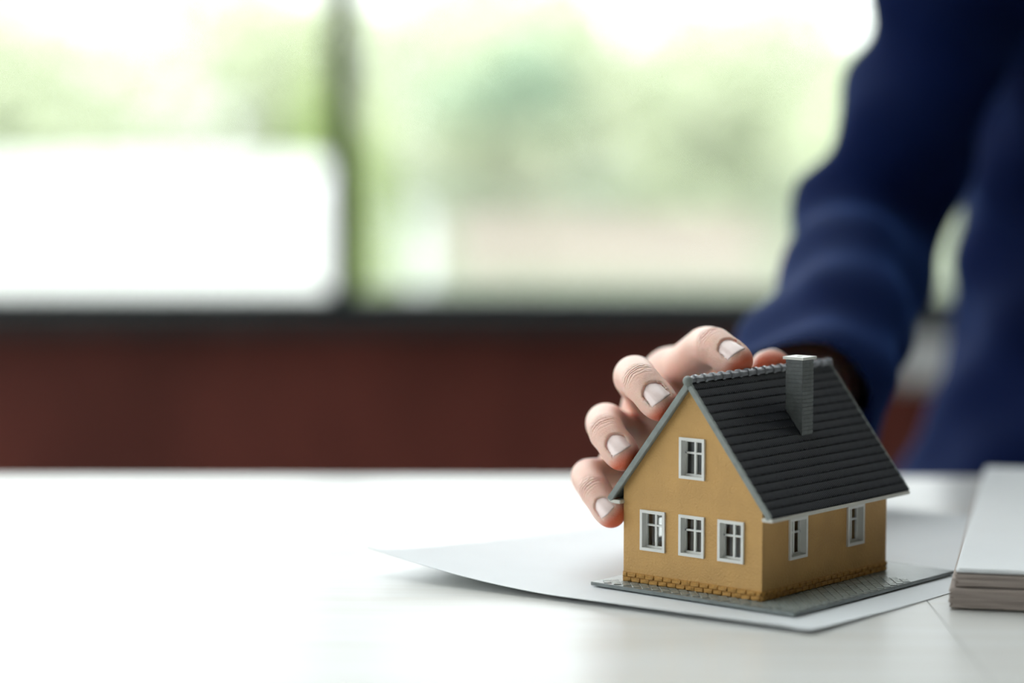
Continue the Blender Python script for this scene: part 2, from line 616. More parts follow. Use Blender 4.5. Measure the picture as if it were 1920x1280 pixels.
def tree(name, x, y, ztop, width, mat, variant, label, group, aspect=0.8):
    root = empty(name, (x, y, GZ))
    hgt = ztop - GZ
    ch = min(width * aspect, hgt * 0.95)
    MB().tube((0, 0, 0), (0, 0, hgt - ch * 0.4), 0.015 * hgt + 0.02, 0.02, 10).build('trunk', M['trunk'], root)
    me = crown_meshes[variant].copy()
    me.materials.clear()
    c = link('crown', me, M[mat], root)
    c.scale = (width / 1.75, width / 1.75, ch / 1.25)
    c.location = (0, 0, hgt - ch * 0.5)
    c['kind'] = 'stuff'
    tag(root, label, 'tree', group)
    return root


tree('leafy_tree', 0.15, 30, 1.95, 1.9, 'leaf_b', 0, 'darker green tree crown in the middle of the large window pane', 'trees outside', 0.55)
tree('leafy_tree', -1.30, 19, 1.15, 0.75, 'leaf_c', 1, 'yellow-green slender shrub right behind the dark window mullion', 'trees outside', 2.6)
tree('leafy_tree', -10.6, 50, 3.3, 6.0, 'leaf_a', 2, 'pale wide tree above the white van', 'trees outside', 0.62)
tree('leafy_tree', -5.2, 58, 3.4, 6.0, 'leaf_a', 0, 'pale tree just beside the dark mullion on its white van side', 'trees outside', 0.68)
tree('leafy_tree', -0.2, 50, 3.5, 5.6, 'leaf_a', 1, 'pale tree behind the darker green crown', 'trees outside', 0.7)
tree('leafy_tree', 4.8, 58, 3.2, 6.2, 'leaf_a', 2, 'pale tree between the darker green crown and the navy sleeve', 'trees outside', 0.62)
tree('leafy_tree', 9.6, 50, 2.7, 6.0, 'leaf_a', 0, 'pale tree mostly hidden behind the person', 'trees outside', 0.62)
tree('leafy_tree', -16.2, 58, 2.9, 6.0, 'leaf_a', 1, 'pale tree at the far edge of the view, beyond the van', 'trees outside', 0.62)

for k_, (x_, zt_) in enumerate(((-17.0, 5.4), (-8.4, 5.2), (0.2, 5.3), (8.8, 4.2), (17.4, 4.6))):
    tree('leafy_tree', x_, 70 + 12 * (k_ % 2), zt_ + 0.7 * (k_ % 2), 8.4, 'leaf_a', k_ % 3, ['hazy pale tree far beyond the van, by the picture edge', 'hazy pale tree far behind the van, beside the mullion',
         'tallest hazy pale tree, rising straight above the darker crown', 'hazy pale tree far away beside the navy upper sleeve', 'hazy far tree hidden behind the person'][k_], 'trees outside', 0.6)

pp = at(782, 470, 14.0)
post = empty('garden_post', (pp.x, 14.0, GZ))
ph = at(782, 392, 14.0).z - GZ
MB().tube((0, 0, 0), (0, 0, ph - 0.05), 0.05, 0.045, 16).build('shaft', M['post'], post, True)
MB().tube((0, 0, ph - 0.05), (0, 0, ph), 0.06, 0.02, 16).build('cap', M['post'], post, True)
tag(post, 'pale slim garden post outside, just beyond the mullion', 'post')


def van():
    y0, y1 = 12.0, 13.7
    right = at(632, 400, y0).x
    left = right - 3.9
    top = at(300, 316, y0).z
    root = empty('white_van', ((left + right) / 2, (y0 + y1) / 2, GZ))
    L, Wd = (right - left) / 2, (y1 - y0) / 2
    zt = top - GZ
    prof = []
    r = 0.30

    def arc(cx, cz, r, a0, a1, n=8):
        return [(cx + r * math.cos(math.radians(a0 + (a1 - a0) * i / n)), cz + r * math.sin(math.radians(a0 + (a1 - a0) * i / n))) for i in range(n + 1)]

    prof += arc(L - 0.12, 0.35, 0.12, -90, 0)
    prof += arc(L - r, zt - r, r, 0, 90)
    prof += arc(-L + 1.2, zt - 0.25, 0.25, 90, 130)
    prof += arc(-L + 0.35, zt - 0.95, 0.2, 110, 160)
    prof += arc(-L + 0.12, 0.35, 0.12, 180, 270)
    n = len(prof)
    v = [(x, -Wd, z) for x, z in prof] + [(x, Wd, z) for x, z in prof]
    f = [tuple(range(n)), tuple(reversed(range(n, 2 * n)))] + [(i, i + n, (i + 1) % n + n, (i + 1) % n) for i in range(n)]
    me = mesh('body', v, f)
    bm = bmesh.new()
    bm.from_mesh(me)
    bmesh.ops.recalc_face_normals(bm, faces=bm.faces)
    bm.to_mesh(me)
    bm.free()
    link('body', me, M['van'], root)
    for x in (-L + 0.75, L - 0.7):
        for y in (-Wd + 0.05, Wd - 0.25):
            MB().tube((x, y - 0.02, 0.3), (x, y + 0.2, 0.3), 0.3, 0.3, 24).build('wheel', M['rubber'], root)
    MB().box(-L + 0.62, -L + 1.35, -Wd - 0.008, -Wd + 0.01, zt - 0.78, zt - 0.35).build('cab_window', M['dark_metal'], root, bevel=0.003)
    MB().box(L - 1.5, L - 1.49, -Wd - 0.003, -Wd + 0.01, 0.3, zt - 0.2).build('door_seam', M['box'], root)
    tag(root, 'bright white van body parked outside the left window pane', 'van')


van()

# ------------------------------------------------------------------ table
TZ = 0.75
table = empty('table', (0.0, 0.82, 0.0), math.radians(-0.8))
tag(table, 'glossy pale limed-wood table carrying the model house', 'table')
SEAM = 0.166
for x0, x1 in ((-1.25, SEAM - 0.00012), (SEAM + 0.00012, 1.35)):
    MB().box(x0, x1, -0.46, 0.503, TZ - 0.028, TZ).build('tabletop_panel', M['table'], table, bevel=0.00015)
for x in (-1.15, 1.25):
    for y in (-0.38, 0.42):
        MB().box(x - 0.03, x + 0.03, y - 0.03, y + 0.03, 0, TZ - 0.028).build('leg', M['leg_wood'], table, bevel=0.003)
for y in (-0.38, 0.32):
    MB().box(-1.12, 1.22, y - 0.012, y + 0.012, TZ - 0.098, TZ - 0.028).build('apron', M['leg_wood'], table, bevel=0.002)

# ------------------------------------------------------------------ sheet of paper under the model
PC = Vector((0.1127, 0.8985, 0))
a1, a2 = math.radians(144.6), math.radians(51.0)
e1 = Vector((math.cos(a1), math.sin(a1), 0))
e2 = Vector((math.cos(a2), math.sin(a2), 0))


def paper_z(u, v):
    t = max(0.0, (u - 0.115 - 0.50 * v) / 0.10)
    z = TZ + 0.00035 + 0.0100 * t ** 1.7
    z += 0.0020 * math.exp(-v / 0.007) * min(1, u / 0.02 + 0.35) + 0.0014 * math.exp(-u / 0.006 - (v / 0.05) ** 2)
    return z


NU, NV = 60, 64
pv, pf = [], []
for layer in (0, 1):
    for i in range(NU + 1):
        u = 0.214 * (i / NU)
        for j in range(NV + 1):
            v = 0.297 * (j / NV) ** 1.6
            q = PC + e1 * u + e2 * v
            pv.append((q.x, q.y, paper_z(u, v) - 0.00025 * layer))
NN = (NU + 1) * (NV + 1)
for i in range(NU):
    for j in range(NV):
        a = i * (NV + 1) + j
        pf.append((a, a + 1, a + NV + 2, a + NV + 1)[::-1])
        pf.append((a + NN, a + NN + 1, a + NN + NV + 2, a + NN + NV + 1))
ring = [i * (NV + 1) for i in range(NU + 1)] + [NU * (NV + 1) + j for j in range(1, NV + 1)] + \
       [i * (NV + 1) + NV for i in range(NU - 1, -1, -1)] + [j for j in range(NV - 1, 0, -1)]
for k in range(len(ring)):
    a, b = ring[k], ring[(k + 1) % len(ring)]
    pf.append((a, b, b + NN, a + NN))
sheet = obj('paper_sheet', pv, pf, M['paper'], smooth=False)
tag(sheet, 'white sheet of paper with one curled corner, lying under the model house', 'paper')

# ------------------------------------------------------------------ stack of documents
SC = Vector((0.1745, 0.9478, 0))
sa = math.radians(-13.2)


def sheaf(name, z0, z1, n, dx, dy, mat, label, seed, wave):
    r = random.Random(seed)
    root = empty(name, (SC.x, SC.y, z0), sa)
    th = (z1 - z0) / n
    for k in range(n):
        ox, oy = dx + r.uniform(-0.0012, 0.0012), dy + r.uniform(-0.0006, 0.0006)
        NX, NY = 22, 10
        ph = r.uniform(-0.3, 0.3)
        v, f = [], []

        def wz(x, y):
            return wave * (0.5 + 0.5 * math.sin(x * 42 + 4.2 + ph)) * math.exp(-y / 0.09)
        for lay in (0, 1):
            for i in range(NX + 1):
                for j in range(NY + 1):
                    x, y = 0.21 * i / NX, 0.30 * j / NY
                    edge = 0.0003 * math.sin(i * 2.3 + k * 1.7 + seed) if j == 0 else 0
                    v.append((x + ox, y + oy + edge, k * th + (th * 0.9 if lay else 0) + wz(x, y)))
        n2 = (NX + 1) * (NY + 1)
        for i in range(NX):
            for j in range(NY):
                a = i * (NY + 1) + j
                f.append((a, a + 1, a + NY + 2, a + NY + 1))
                f.append((a + n2, a + n2 + NY + 1, a + n2 + NY + 2, a + n2 + 1))
        rg = [i * (NY + 1) for i in range(NX + 1)] + [NX * (NY + 1) + j for j in range(1, NY + 1)] + \
             [i * (NY + 1) + NY for i in range(NX - 1, -1, -1)] + [j for j in range(NY - 1, 0, -1)]
        for q in range(len(rg)):
            a, b = rg[q], rg[(q + 1) % len(rg)]
            f.append((a, b, b + n2, a + n2))
        obj('sheet_bundle', v, f, mat if k < n - 1 or mat is not M['sheet_top'] else M['sheet_top'], root)
    tag(root, label, 'documents', 'stacked documents')
    return root


sheaf('document_bundle', TZ + 0.0010, TZ + 0.0090, 9, 0.000, 0.000, M['shaded_paper'], 'thick bottom bundle of papers with shade in their tone, in the stack beside the house', 3, 0.0007)
sheaf('document_bundle', TZ + 0.0097, TZ + 0.0146, 5, 0.0012, 0.0004, M['shaded_paper'], 'middle bundle of papers with shade in their tone, in the stack beside the house', 5, 0.0004)
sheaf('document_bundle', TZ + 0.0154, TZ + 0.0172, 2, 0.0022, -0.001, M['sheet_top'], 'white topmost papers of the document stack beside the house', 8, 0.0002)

# ------------------------------------------------------------------ the model house
HX, HY, HZ = 0.04658, 0.99767, 0.7525
YAW = math.radians(-40.749)
W, D = 0.070, 0.0922
house = empty('model_house', (HX, HY, HZ), YAW)
tag(house, 'small ochre model house with dark tiled roof and grey chimney', 'model house')
RIDGE, EAVE_Z, EAVE_X = 0.0871, 0.0356, 0.0057
SLOPE = (RIDGE - EAVE_Z) / (W / 2 + EAVE_X)
OV_F, OV_B = 0.0027, 0.0077
TH_R = 0.0016
ANG = math.atan(SLOPE)
CA, SA = math.cos(ANG), math.sin(ANG)
wall_drop = (TH_R + 0.0004) / CA
WT = 0.0018
eave_wall = RIDGE - SLOPE * (W / 2) - wall_drop
apex_wall = RIDGE - wall_drop

# base plate with paving stones
base = MB().box(-0.0089, 0.0930, -0.0109, 0.1105, -0.0015, 0).build('base_plate', M['plate'], house, bevel=0.0002)


def chip(name, sx, sy, sz, seed, rough, bev):
    r = random.Random(seed)
    v, f = box_vf(-sx / 2, sx / 2, -sy / 2, sy / 2, 0, sz)
    bm = bmesh.new()
    vs = [bm.verts.new(p) for p in v]
    for q in f:
        bm.faces.new([vs[i] for i in q])
    bmesh.ops.bevel(bm, geom=list(bm.edges), offset=bev, segments=1, affect='EDGES')
    for w in bm.verts:
        w.co += Vector((r.uniform(-1, 1), r.uniform(-1, 1), r.uniform(-1, 1))) * rough
    me = bpy.data.meshes.new(name)
    bm.to_mesh(me)
    bm.free()
    return me


paver_meshes = [chip('paver', 0.0033, 0.0033, 0.00045, s, 0.00006, 0.00018) for s in range(4)]
step = 0.00355
npv = 0
q = step / math.sqrt(2)
cells = []
for i in range(-40, 60):
    for j in range(-40, 60):
        x, y = (i - j) * q, (i + j) * q
        m = 0.0024
        if -0.0089 + m < x < 0.0930 - m and -0.0109 + m < y < 0.1105 - m:
            if y < -m + 0.0009 or (x > W + m - 0.0009 and y < 0.078):
                cells.append((x, y))
for (x, y) in cells[:295]:
    o = link('paver', paver_meshes[npv % 4], M['paver'], base)
    o.location = (x, y, -0.0002)
    o.rotation_euler = (0, 0, math.pi / 4 + random.uniform(-0.03, 0.03))
    npv += 1

# walls with window openings
WW, WH, BORD = 0.01275, 0.0169, 0.0012
front_low = [(0.0091, 0.0141), (0.0290, 0.0141), (0.0486, 0.0141)]
front_top = [(0.0290, 0.0459)]
side_wins = [(0.0185, 0.0141), (0.0612, 0.0141)]


def hole(x, z):
    m = BORD * 0.9
    return [(x + m, z + m), (x + m, z + WH - m), (x + WW - m, z + WH - m), (x + WW - m, z + m)]


gable = [(0, 0), (W, 0), (W, eave_wall), (W / 2, apex_wall), (0, eave_wall)]
holes = [hole(x, z) for x, z in front_low + front_top]
me = plate_with_holes(gable, holes, (1, 0, 0), (0, 0, 1), (0, 1, 0), WT)
link('gable_wall', me, M['plaster'], house)
back = link('gable_wall', plate_with_holes(gable, [], (1, 0, 0), (0, 0, 1), (0, 1, 0), WT), M['plaster'], house)
back.location = (0, D - WT, 0)
sidep = [(WT, 0), (D - WT, 0), (D - WT, eave_wall), (WT, eave_wall)]
sm = plate_with_holes(sidep, [hole(x, z) for x, z in side_wins], (0, 1, 0), (0, 0, 1), (1, 0, 0), WT)
s1 = link('side_wall', sm, M['plaster'], house)
s2 = link('side_wall', sm.copy(), M['plaster'], house)
s2.location = (W - WT, 0, 0)


def make_window_meshes():
    fr = MB()
    w, h, b = WW, WH, BORD
    y0, y1 = -0.0009, 0.0030
    fr.box(0, b, y0, y1, 0, h)
    fr.box(w - b, w, y0, y1, 0, h)
    fr.box(b, w - b, y0, y1, 0, b)
    fr.box(b, w - b, y0, y1, h - b, h)
    frame = fr.mesh('window')
    s = 0.0007
    sash = MB()
    ys0, ys1 = 0.0019, 0.0029
    sash.box(b, b + s, ys0, ys1, b, h - b)
    sash.box(w - b - s, w - b, ys0, ys1, b, h - b)
    sash.box(b + s, w - b - s, ys0, ys1, b, b + s)
    sash.box(b + s, w - b - s, ys0, ys1, h - b - s, h - b)
    vert = MB().box(w / 2 - 0.0005, w / 2 + 0.0005, ys0 - 0.0001, ys1, b, h - b).mesh('muntin')
    zc = b + (h - 2 * b) * 0.64
    horz = MB().box(b, w - b, ys0, ys1, zc - 0.0004, zc + 0.0004).mesh('muntin')
    pane = MB().box(b + s, w - b - s, ys1 - 0.0003, ys1 - 0.0002, b + s, h - b - s).mesh('pane')
    return frame, sash.mesh('sash'), vert, horz, pane


WM = make_window_meshes()


def put_window(loc, rz):
    w = link('window', WM[0], M['frame'], house)
    w.location = loc
    w.rotation_euler = (0, 0, rz)
    link('sash', WM[1], M['frame'], w)
    link('muntin', WM[2], M['frame'], w)
    link('muntin', WM[3], M['frame'], w)
    link('pane', WM[4], M['pane'], w)


for x, z in front_low + front_top:
    put_window((x, 0, z), 0)
for y, z in side_wins:
    put_window((W, y, z), math.pi / 2)
    put_window((0, y + WW, z), -math.pi / 2)

# brick plinth
plinth = MB()
plinth.box(-0.0002, W + 0.0002, -0.0002, 0, 0, 0.0040)
plinth.box(W, W + 0.0002, 0, D, 0, 0.0040)
pl = plinth.build('plinth', M['brick'], house)
BL, BH = 0.0044, 0.0017
brick_meshes = [chip('brick', BL, 0.0009, BH, s + 20, 0.00014, 0.0003) for s in range(5)]
half_meshes = [chip('brick', BL / 2, 0.0009, BH, s + 40, 0.00012, 0.0003) for s in range(2)]
kb = 0
for row in (0, 1):
    z = 0.00015 + row * 0.0019
    for wallk, length in ((0, W), (1, D)):
        x = 0.0 if row == 0 else -BL / 2 + 0.0001
        while x < length - 0.0008:
            xa, xb = max(x, 0), min(x + BL, length)
            full = xb - xa > BL * 0.75
            me = brick_meshes[kb % 5] if full else half_meshes[kb % 2]
            o = link('brick', me, M['brick'], pl)
            mid = (xa + xb) / 2
            o.scale = ((xb - xa) / (BL if full else BL / 2), 1, random.uniform(0.9, 1.05))
            if wallk == 0:
                o.location = (mid, -0.0004, z)
            else:
                o.location = (W + 0.0004, mid, z)
                o.rotation_euler = (0, 0, math.pi / 2)
            kb += 1
            x += BL + 0.00025

# roof: two boarded slopes, each carrying rows of tiles
LEN = OV_F + D + OV_B
SL = (W / 2 + EAVE_X) / CA


def slope_frame(sgn):
    """Matrix: local x runs down the slope, y along the ridge, z out of the roof."""
    dx = Vector((sgn * CA, 0, -SA))
    dz = Vector((sgn * SA, 0, CA))
    dy = dz.cross(dx)
    m = Matrix((dx, dy, dz)).transposed().to_4x4()
    m.translation = Vector((W / 2, -OV_F if dy.y > 0 else D + OV_B, RIDGE - 0.0012))
    return m


NC = 17
ex = SL / NC


def course_mesh():
    tiles = 84
    sub = 6
    ns = tiles * sub
    v, f = [], []
    for i in range(ns + 1):
        y = LEN * i / ns
        ph = (i % sub) / sub
        hgt = 0.00022 * (1 - abs(2 * ph - 1)) ** 0.7
        lip = 0.00022 * (1 - (2 * ph - 1) ** 2)
        v += [(0, y, 0.0001), (ex - 0.00015 + lip, y, 0.00042 + hgt), (ex + 0.00036 + lip, y, 0.00028 + hgt), (ex + 0.00045 + lip, y, -0.0002)]
    mats = []
    r = random.Random(4)
    for i in range(ns):
        a = i * 4
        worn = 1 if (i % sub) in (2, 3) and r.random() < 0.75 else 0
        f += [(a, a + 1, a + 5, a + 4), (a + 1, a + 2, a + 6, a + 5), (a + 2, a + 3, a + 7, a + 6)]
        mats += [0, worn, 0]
    f.append((0, 3, 2, 1))
    k = ns * 4
    f.append((k, k + 1, k + 2, k + 3))
    me = mesh('tile_course', v, f)
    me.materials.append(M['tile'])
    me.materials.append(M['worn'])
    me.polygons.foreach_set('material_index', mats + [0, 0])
    return me


CM = course_mesh()
for sgn in (1, -1):
    mtx = slope_frame(sgn)
    slab = MB()
    slab.box(0.0, SL, 0, LEN, -TH_R + 0.0004, 0.0002)
    sl = slab.build('roof_slope', M['grey'], house)
    sl.matrix_local = mtx
    for k in range(NC):
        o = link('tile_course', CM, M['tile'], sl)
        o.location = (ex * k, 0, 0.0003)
    for y0 in (-0.0005, LEN - 0.0007):
        MB().box(0, SL + 0.0002, y0, y0 + 0.0012, -TH_R - 0.0002, 0.0008).build('verge_board', M['grey'], sl, bevel=0.0002)
# horizontal white eave boards
for x0, x1 in ((-0.0070, 0.0004), (W + 0.0016, W + 0.0070)):
    MB().box(x0, x1, -OV_F - 0.0004, D + OV_B, 0.0326, 0.0341).build('eave_board', M['eave'], house, bevel=0.0003)
# ridge tiles


def ridge_mesh():
    L = 0.0062
    n = 9
    v, f = [], []
    prof = [(0, 0.0017), (L * 0.62, 0.0015), (L * 0.66, 0.0021), (L * 0.9, 0.0021), (L * 0.97, 0.0017)]
    for y, r in prof:
        for i in range(n):
            a = math.radians(-35 + 250 * i / (n - 1))
            v.append((r * math.cos(a), y, r * math.sin(a)))
    for j in range(len(prof) - 1):
        for i in range(n - 1):
            a = j * n + i
            f.append((a, a + 1, a + n + 1, a + n)[::-1])
    f.append(tuple(range(n)))
    k = (len(prof) - 1) * n
    f.append(tuple(range(k, k + n))[::-1])
    return mesh('ridge_tile', v, f)


RM = ridge_mesh()
nr = 17
for i in range(nr):
    o = link('ridge_tile', RM, M['ridge'], house, smooth=False)
    o.location = (W / 2, -OV_F - 0.0006 + (LEN + 0.0008) * i / nr, RIDGE - 0.0006)
bm = bmesh.new()
bmesh.ops.create_uvsphere(bm, u_segments=16, v_segments=10, radius=0.0021)
kn = bpy.data.meshes.new('ridge_end')
bm.to_mesh(kn)
bm.free()
o = link('ridge_end', kn, M['grey'], house, True)
o.location = (W / 2, -OV_F - 0.0004, RIDGE - 0.0008)

# chimney
cx0, cx1, cy0, cy1, cz1 = 0.0473, 0.0556, 0.0487, 0.0570, 0.0923
ch = MB()
zb = 0.056
rows = 22
for r_ in range(rows):
    z0 = zb + (cz1 - zb) * r_ / rows
    z1 = zb + (cz1 - zb) * (r_ + 1) / rows
    g = 0.00022
    ch.box(cx0 + g, cx1 - g, cy0 + g, cy1 - g, z0, z0 + 0.0003)
    ch.box(cx0, cx1, cy0, cy1, z0 + 0.0003, z1)
chm = ch.build('chimney', M['chimney'], house)
capo = [(cx0 - 0.0009, cy0 - 0.0009), (cx1 + 0.0009, cy0 - 0.0009), (cx1 + 0.0009, cy1 + 0.0009), (cx0 - 0.0009, cy1 + 0.0009)]
ccx, ccy = (cx0 + cx1) / 2, (cy0 + cy1) / 2
hl = [(ccx + 0.0013 * math.cos(-2 * math.pi * i / 10), ccy + 0.0013 * math.sin(-2 * math.pi * i / 10)) for i in range(10)]
cap = link('chimney_cap', plate_with_holes(capo, [hl], (1, 0, 0), (0, 1, 0), (0, 0, 1), 0.0011), M['cap'], chm)
cap.location = (0, 0, cz1)

# ------------------------------------------------------------------ the person
FING = {
    'index': dict(j=[(1258, 705, 1.083), (1322, 652, 1.045), (1340, 650, 1.0215), (1380, 676, 1.0095)], r=[10.5, 9.2, 8.4, 7.0], nail=(9.8, 9.8), n=(-0.05, -0.75, 0.65)),
    'middle': dict(j=[(1225, 760, 1.068), (1190, 706, 1.027), (1203, 718, 1.003), (1240, 757, 0.9925)], r=[10.5, 9.2, 8.3, 7.0], nail=(9.8, 9.8), n=(-0.12, -0.85, 0.45)),
    'ring': dict(j=[(1190, 830, 1.072), (1136, 793, 1.034), (1139, 812, 1.011), (1168, 852, 1.0)], r=[10.0, 8.8, 7.8, 6.6], nail=(9.2, 9.2), n=(-0.15, -0.85, 0.42)),
    'pinky': dict(j=[(1165, 895, 1.069), (1104, 893, 1.031), (1117, 921, 1.011), (1146, 962, 1.001)], r=[9.2, 7.8, 6.9, 6.0], nail=(8.0, 8.2), n=(-0.35, -0.85, 0.25)),
    'thumb': dict(j=[(1465, 735, 1.140), (1430, 715, 1.110), (1440, 704, 1.075), (1448, 690, 1.046)], r=[13.0, 11.0, 10.0, 8.6], nail=(12.5, 12.0), n=(0.2, 0.35, 0.9)),
}
wrist = np.array(at(1505, 785, 1.180))
elbow = np.array(at(1624, 446, 1.42))
for k, fg in FING.items():
    fg['P'] = [np.array(at(*q)) for q in fg['j']]
    fg['R'] = [r * 0.001 for r in fg['r']]
    P = fg['P']
    d = P[3] - P[2]
    d /= np.linalg.norm(d)
    n = np.array(fg['n'], float)
    n -= d * (n @ d)
    n /= np.linalg.norm(n)
    fg['d'], fg['nn'], fg['u'] = d, n, np.cross(d, n)



def finger_line(P, R):
    """Smooth centreline through the joints, with a radius that swells at the joints and narrows between them."""
    Pm = [2 * P[0] - P[1]] + list(P) + [P[3] + (P[3] - P[2])]
    pts, rad = [], []
    for i in range(3):
        p0, p1, p2, p3 = Pm[i], Pm[i + 1], Pm[i + 2], Pm[i + 3]
        for k in range(7):
            t = k / 7
            c = 0.5 * ((2 * p1) + (p2 - p0) * t + (2 * p0 - 5 * p1 + 4 * p2 - p3) * t * t + (3 * p1 - p0 - 3 * p2 + p3) * t ** 3)
            lin = p1 + (p2 - p1) * t
            pts.append(c * 0.6 + lin * 0.4)
            rad.append((R[i] + (R[i + 1] - R[i]) * t) * (1.0 - (0.06 if i < 2 else 0.0) * math.sin(math.pi * t)))
    pts.append(P[3])
    rad.append(R[3])
    return pts, rad


h = 0.00068
lo = np.array([0.018, 0.980, 0.764])
hi = np.array([0.185, 1.235, 0.866])
ax = axes(lo, hi, h)
GX, GY, GZZ = np.meshgrid(*ax, indexing='ij', sparse=True)
# palm and wrist
palm = cone(GX, GY, GZZ, wrist, wrist + (elbow - wrist) * 0.45, 0.024, 0.029)
mcps = [FING[k]['P'][0] for k in ('index', 'middle', 'ring', 'pinky')]
wr = [wrist + np.array(o_) for o_ in ((0.002, -0.014, 0.008), (-0.004, -0.012, 0.002), (-0.009, -0.010, -0.004), (-0.013, -0.008, -0.010))]
for m_, w_, r_ in zip(mcps, wr, (0.0105, 0.0108, 0.0102, 0.0095)):
    palm = smin(palm, cone(GX, GY, GZZ, w_, m_, 0.0145, r_), 0.012)
for i in range(3):
    palm = smin(palm, cone(GX, GY, GZZ, mcps[i], mcps[i + 1], 0.0098, 0.0092), 0.008)
th = FING['thumb']['P']
palm = smin(palm, cone(GX, GY, GZZ, wrist + np.array([0.004, -0.012, 0.0]), th[0], 0.016, 0.0145), 0.012)
body = palm.copy()
for k, fg in FING.items():
    P, R = fg['P'], fg['R']
    mn = np.min(P, 0) - 0.018
    mx = np.max(P, 0) + 0.018
    sl = tuple(slice(max(0, int((mn[i] - lo[i]) / h)), int((mx[i] - lo[i]) / h) + 1) for i in range(3))
    sx, sy, sz = np.meshgrid(ax[0][sl[0]], ax[1][sl[1]], ax[2][sl[2]], indexing='ij', sparse=True)
    pts, rad = finger_line(P, R)
    Fi = None
    for q0, q1, r0, r1 in zip(pts[:-1], pts[1:], rad[:-1], rad[1:]):
        d_ = cone(sx, sy, sz, q0, q1, r0, r1)
        Fi = d_ if Fi is None else np.minimum(Fi, d_)
    # knuckle swellings and the pad of the fingertip
    pad = P[2] * 0.25 + P[3] * 0.75 - fg['nn'] * 0.0014
    Fi = smin(Fi, cone(sx, sy, sz, pad, pad, R[3] * 1.0, R[3] * 1.0), 0.004)
    # nail bed carved into the back of the fingertip
    wn_, ln_ = fg['nail'][0] * 0.001, fg['nail'][1] * 0.001
    L = np.linalg.norm(P[3] - P[2])
    fg['v0'] = L + R[3] * 0.42 - ln_
    rx, ry, rz = sx - P[2][0], sy - P[2][1], sz - P[2][2]
    dv = rx * fg['d'][0] + ry * fg['d'][1] + rz * fg['d'][2] - fg['v0']
    du = rx * fg['u'][0] + ry * fg['u'][1] + rz * fg['u'][2]
    dw = rx * fg['nn'][0] + ry * fg['nn'][1] + rz * fg['nn'][2]
    Rn = wn_ * 0.62
    ws = (R[2] + (R[3] - R[2]) * 0.6) - 0.0004 - 0.0000 * dv + np.sqrt(np.maximum(Rn * Rn - du * du, 1e-9)) - Rn - 0.9 * np.maximum(dv - ln_ * 0.45, 0) ** 2 * 18
    fg['wtop'] = (R[2] + (R[3] - R[2]) * 0.6) - 0.0004
    arc = (du / (wn_ / 2)) ** 2 * 0.0022
    carve = np.maximum(np.maximum(np.abs(du) - wn_ / 2, arc - dv), np.maximum(dv - ln_ - 0.004, ws - 0.0003 - dw))
    Fi = np.maximum(Fi, -carve)
    body[sl] = np.minimum(body[sl], smin(palm[sl], Fi, 0.007))
V, Q = surface_nets(body, lo, h)
NHAND = len(V)
# the rest of the body under the clothes, with neck and head (above the picture)
h2 = 0.006
lo2 = np.array([0.10, 1.17, 0.62])
hi2 = np.array([0.92, 1.78, 1.64])
ax2 = axes(lo2, hi2, h2)
X, Y, Z = np.meshgrid(*ax2, indexing='ij', sparse=True)
sh_r = elbow + 1.95 * (np.array(at(1796, 0, 1.46)) - elbow)
B = cone(X, Y, Z, wrist + (elbow - wrist) * 0.2, elbow, 0.022, 0.030)
B = smin(B, cone(X, Y, Z, elbow, sh_r, 0.030, 0.036), 0.02)
B = smin(B, cone(X, Y, Z, sh_r, (0.72, 1.57, 1.20), 0.036, 0.036), 0.02)
B = smin(B, cone(X, Y, Z, (0.50, 1.60, 1.12), (0.50, 1.60, 0.72), 0.15, 0.14, (1, 0.6, 1)), 0.05)
B = smin(B, cone(X, Y, Z, (0.72, 1.57, 1.20), (0.80, 1.55, 0.93), 0.036, 0.030), 0.02)
B = smin(B, cone(X, Y, Z, (0.80, 1.55, 0.93), (0.672, 1.425, 0.680), 0.030, 0.024), 0.02)
HC = np.array([0.525, 1.545, 1.475])
B = smin(B, cone(X, Y, Z, (0.53, 1.60, 1.20), HC + np.array([0, 0.02, -0.06]), 0.058, 0.052), 0.03)
head = cone(X, Y, Z, HC + np.array([0, 0.012, 0.02]), HC + np.array([0, 0.012, 0.02]), 0.082, 0.082, (0.94, 1.15, 1.2))
head = smin(head, cone(X, Y, Z, HC + np.array([0, -0.03, -0.055]), HC + np.array([0, -0.045, -0.085]), 0.052, 0.034), 0.04)
head = smin(head, cone(X, Y, Z, HC + np.array([0, -0.088, 0.01]), HC + np.array([0, -0.102, -0.03]), 0.009, 0.014), 0.014)
head = smin(head, cone(X, Y, Z, HC + np.array([-0.02, -0.078, -0.062]), HC + np.array([0.02, -0.078, -0.062]), 0.009, 0.009), 0.01)
for sg in (-1, 1):
    head = smin(head, cone(X, Y, Z, HC + np.array([sg * 0.078, 0.015, 0.015]), HC + np.array([sg * 0.078, 0.018, -0.025]), 0.013, 0.010), 0.012)
    eye = cone(X, Y, Z, HC + np.array([sg * 0.032, -0.098, 0.012]), HC + np.array([sg * 0.032, -0.098, 0.012]), 0.017, 0.017)
    head = -smin(-head, eye, 0.012)
    head = np.minimum(head, cone(X, Y, Z, HC + np.array([sg * 0.032, -0.072, 0.012]), HC + np.array([sg * 0.032, -0.072, 0.012]), 0.0125, 0.0125))
B = smin(B, head, 0.02)
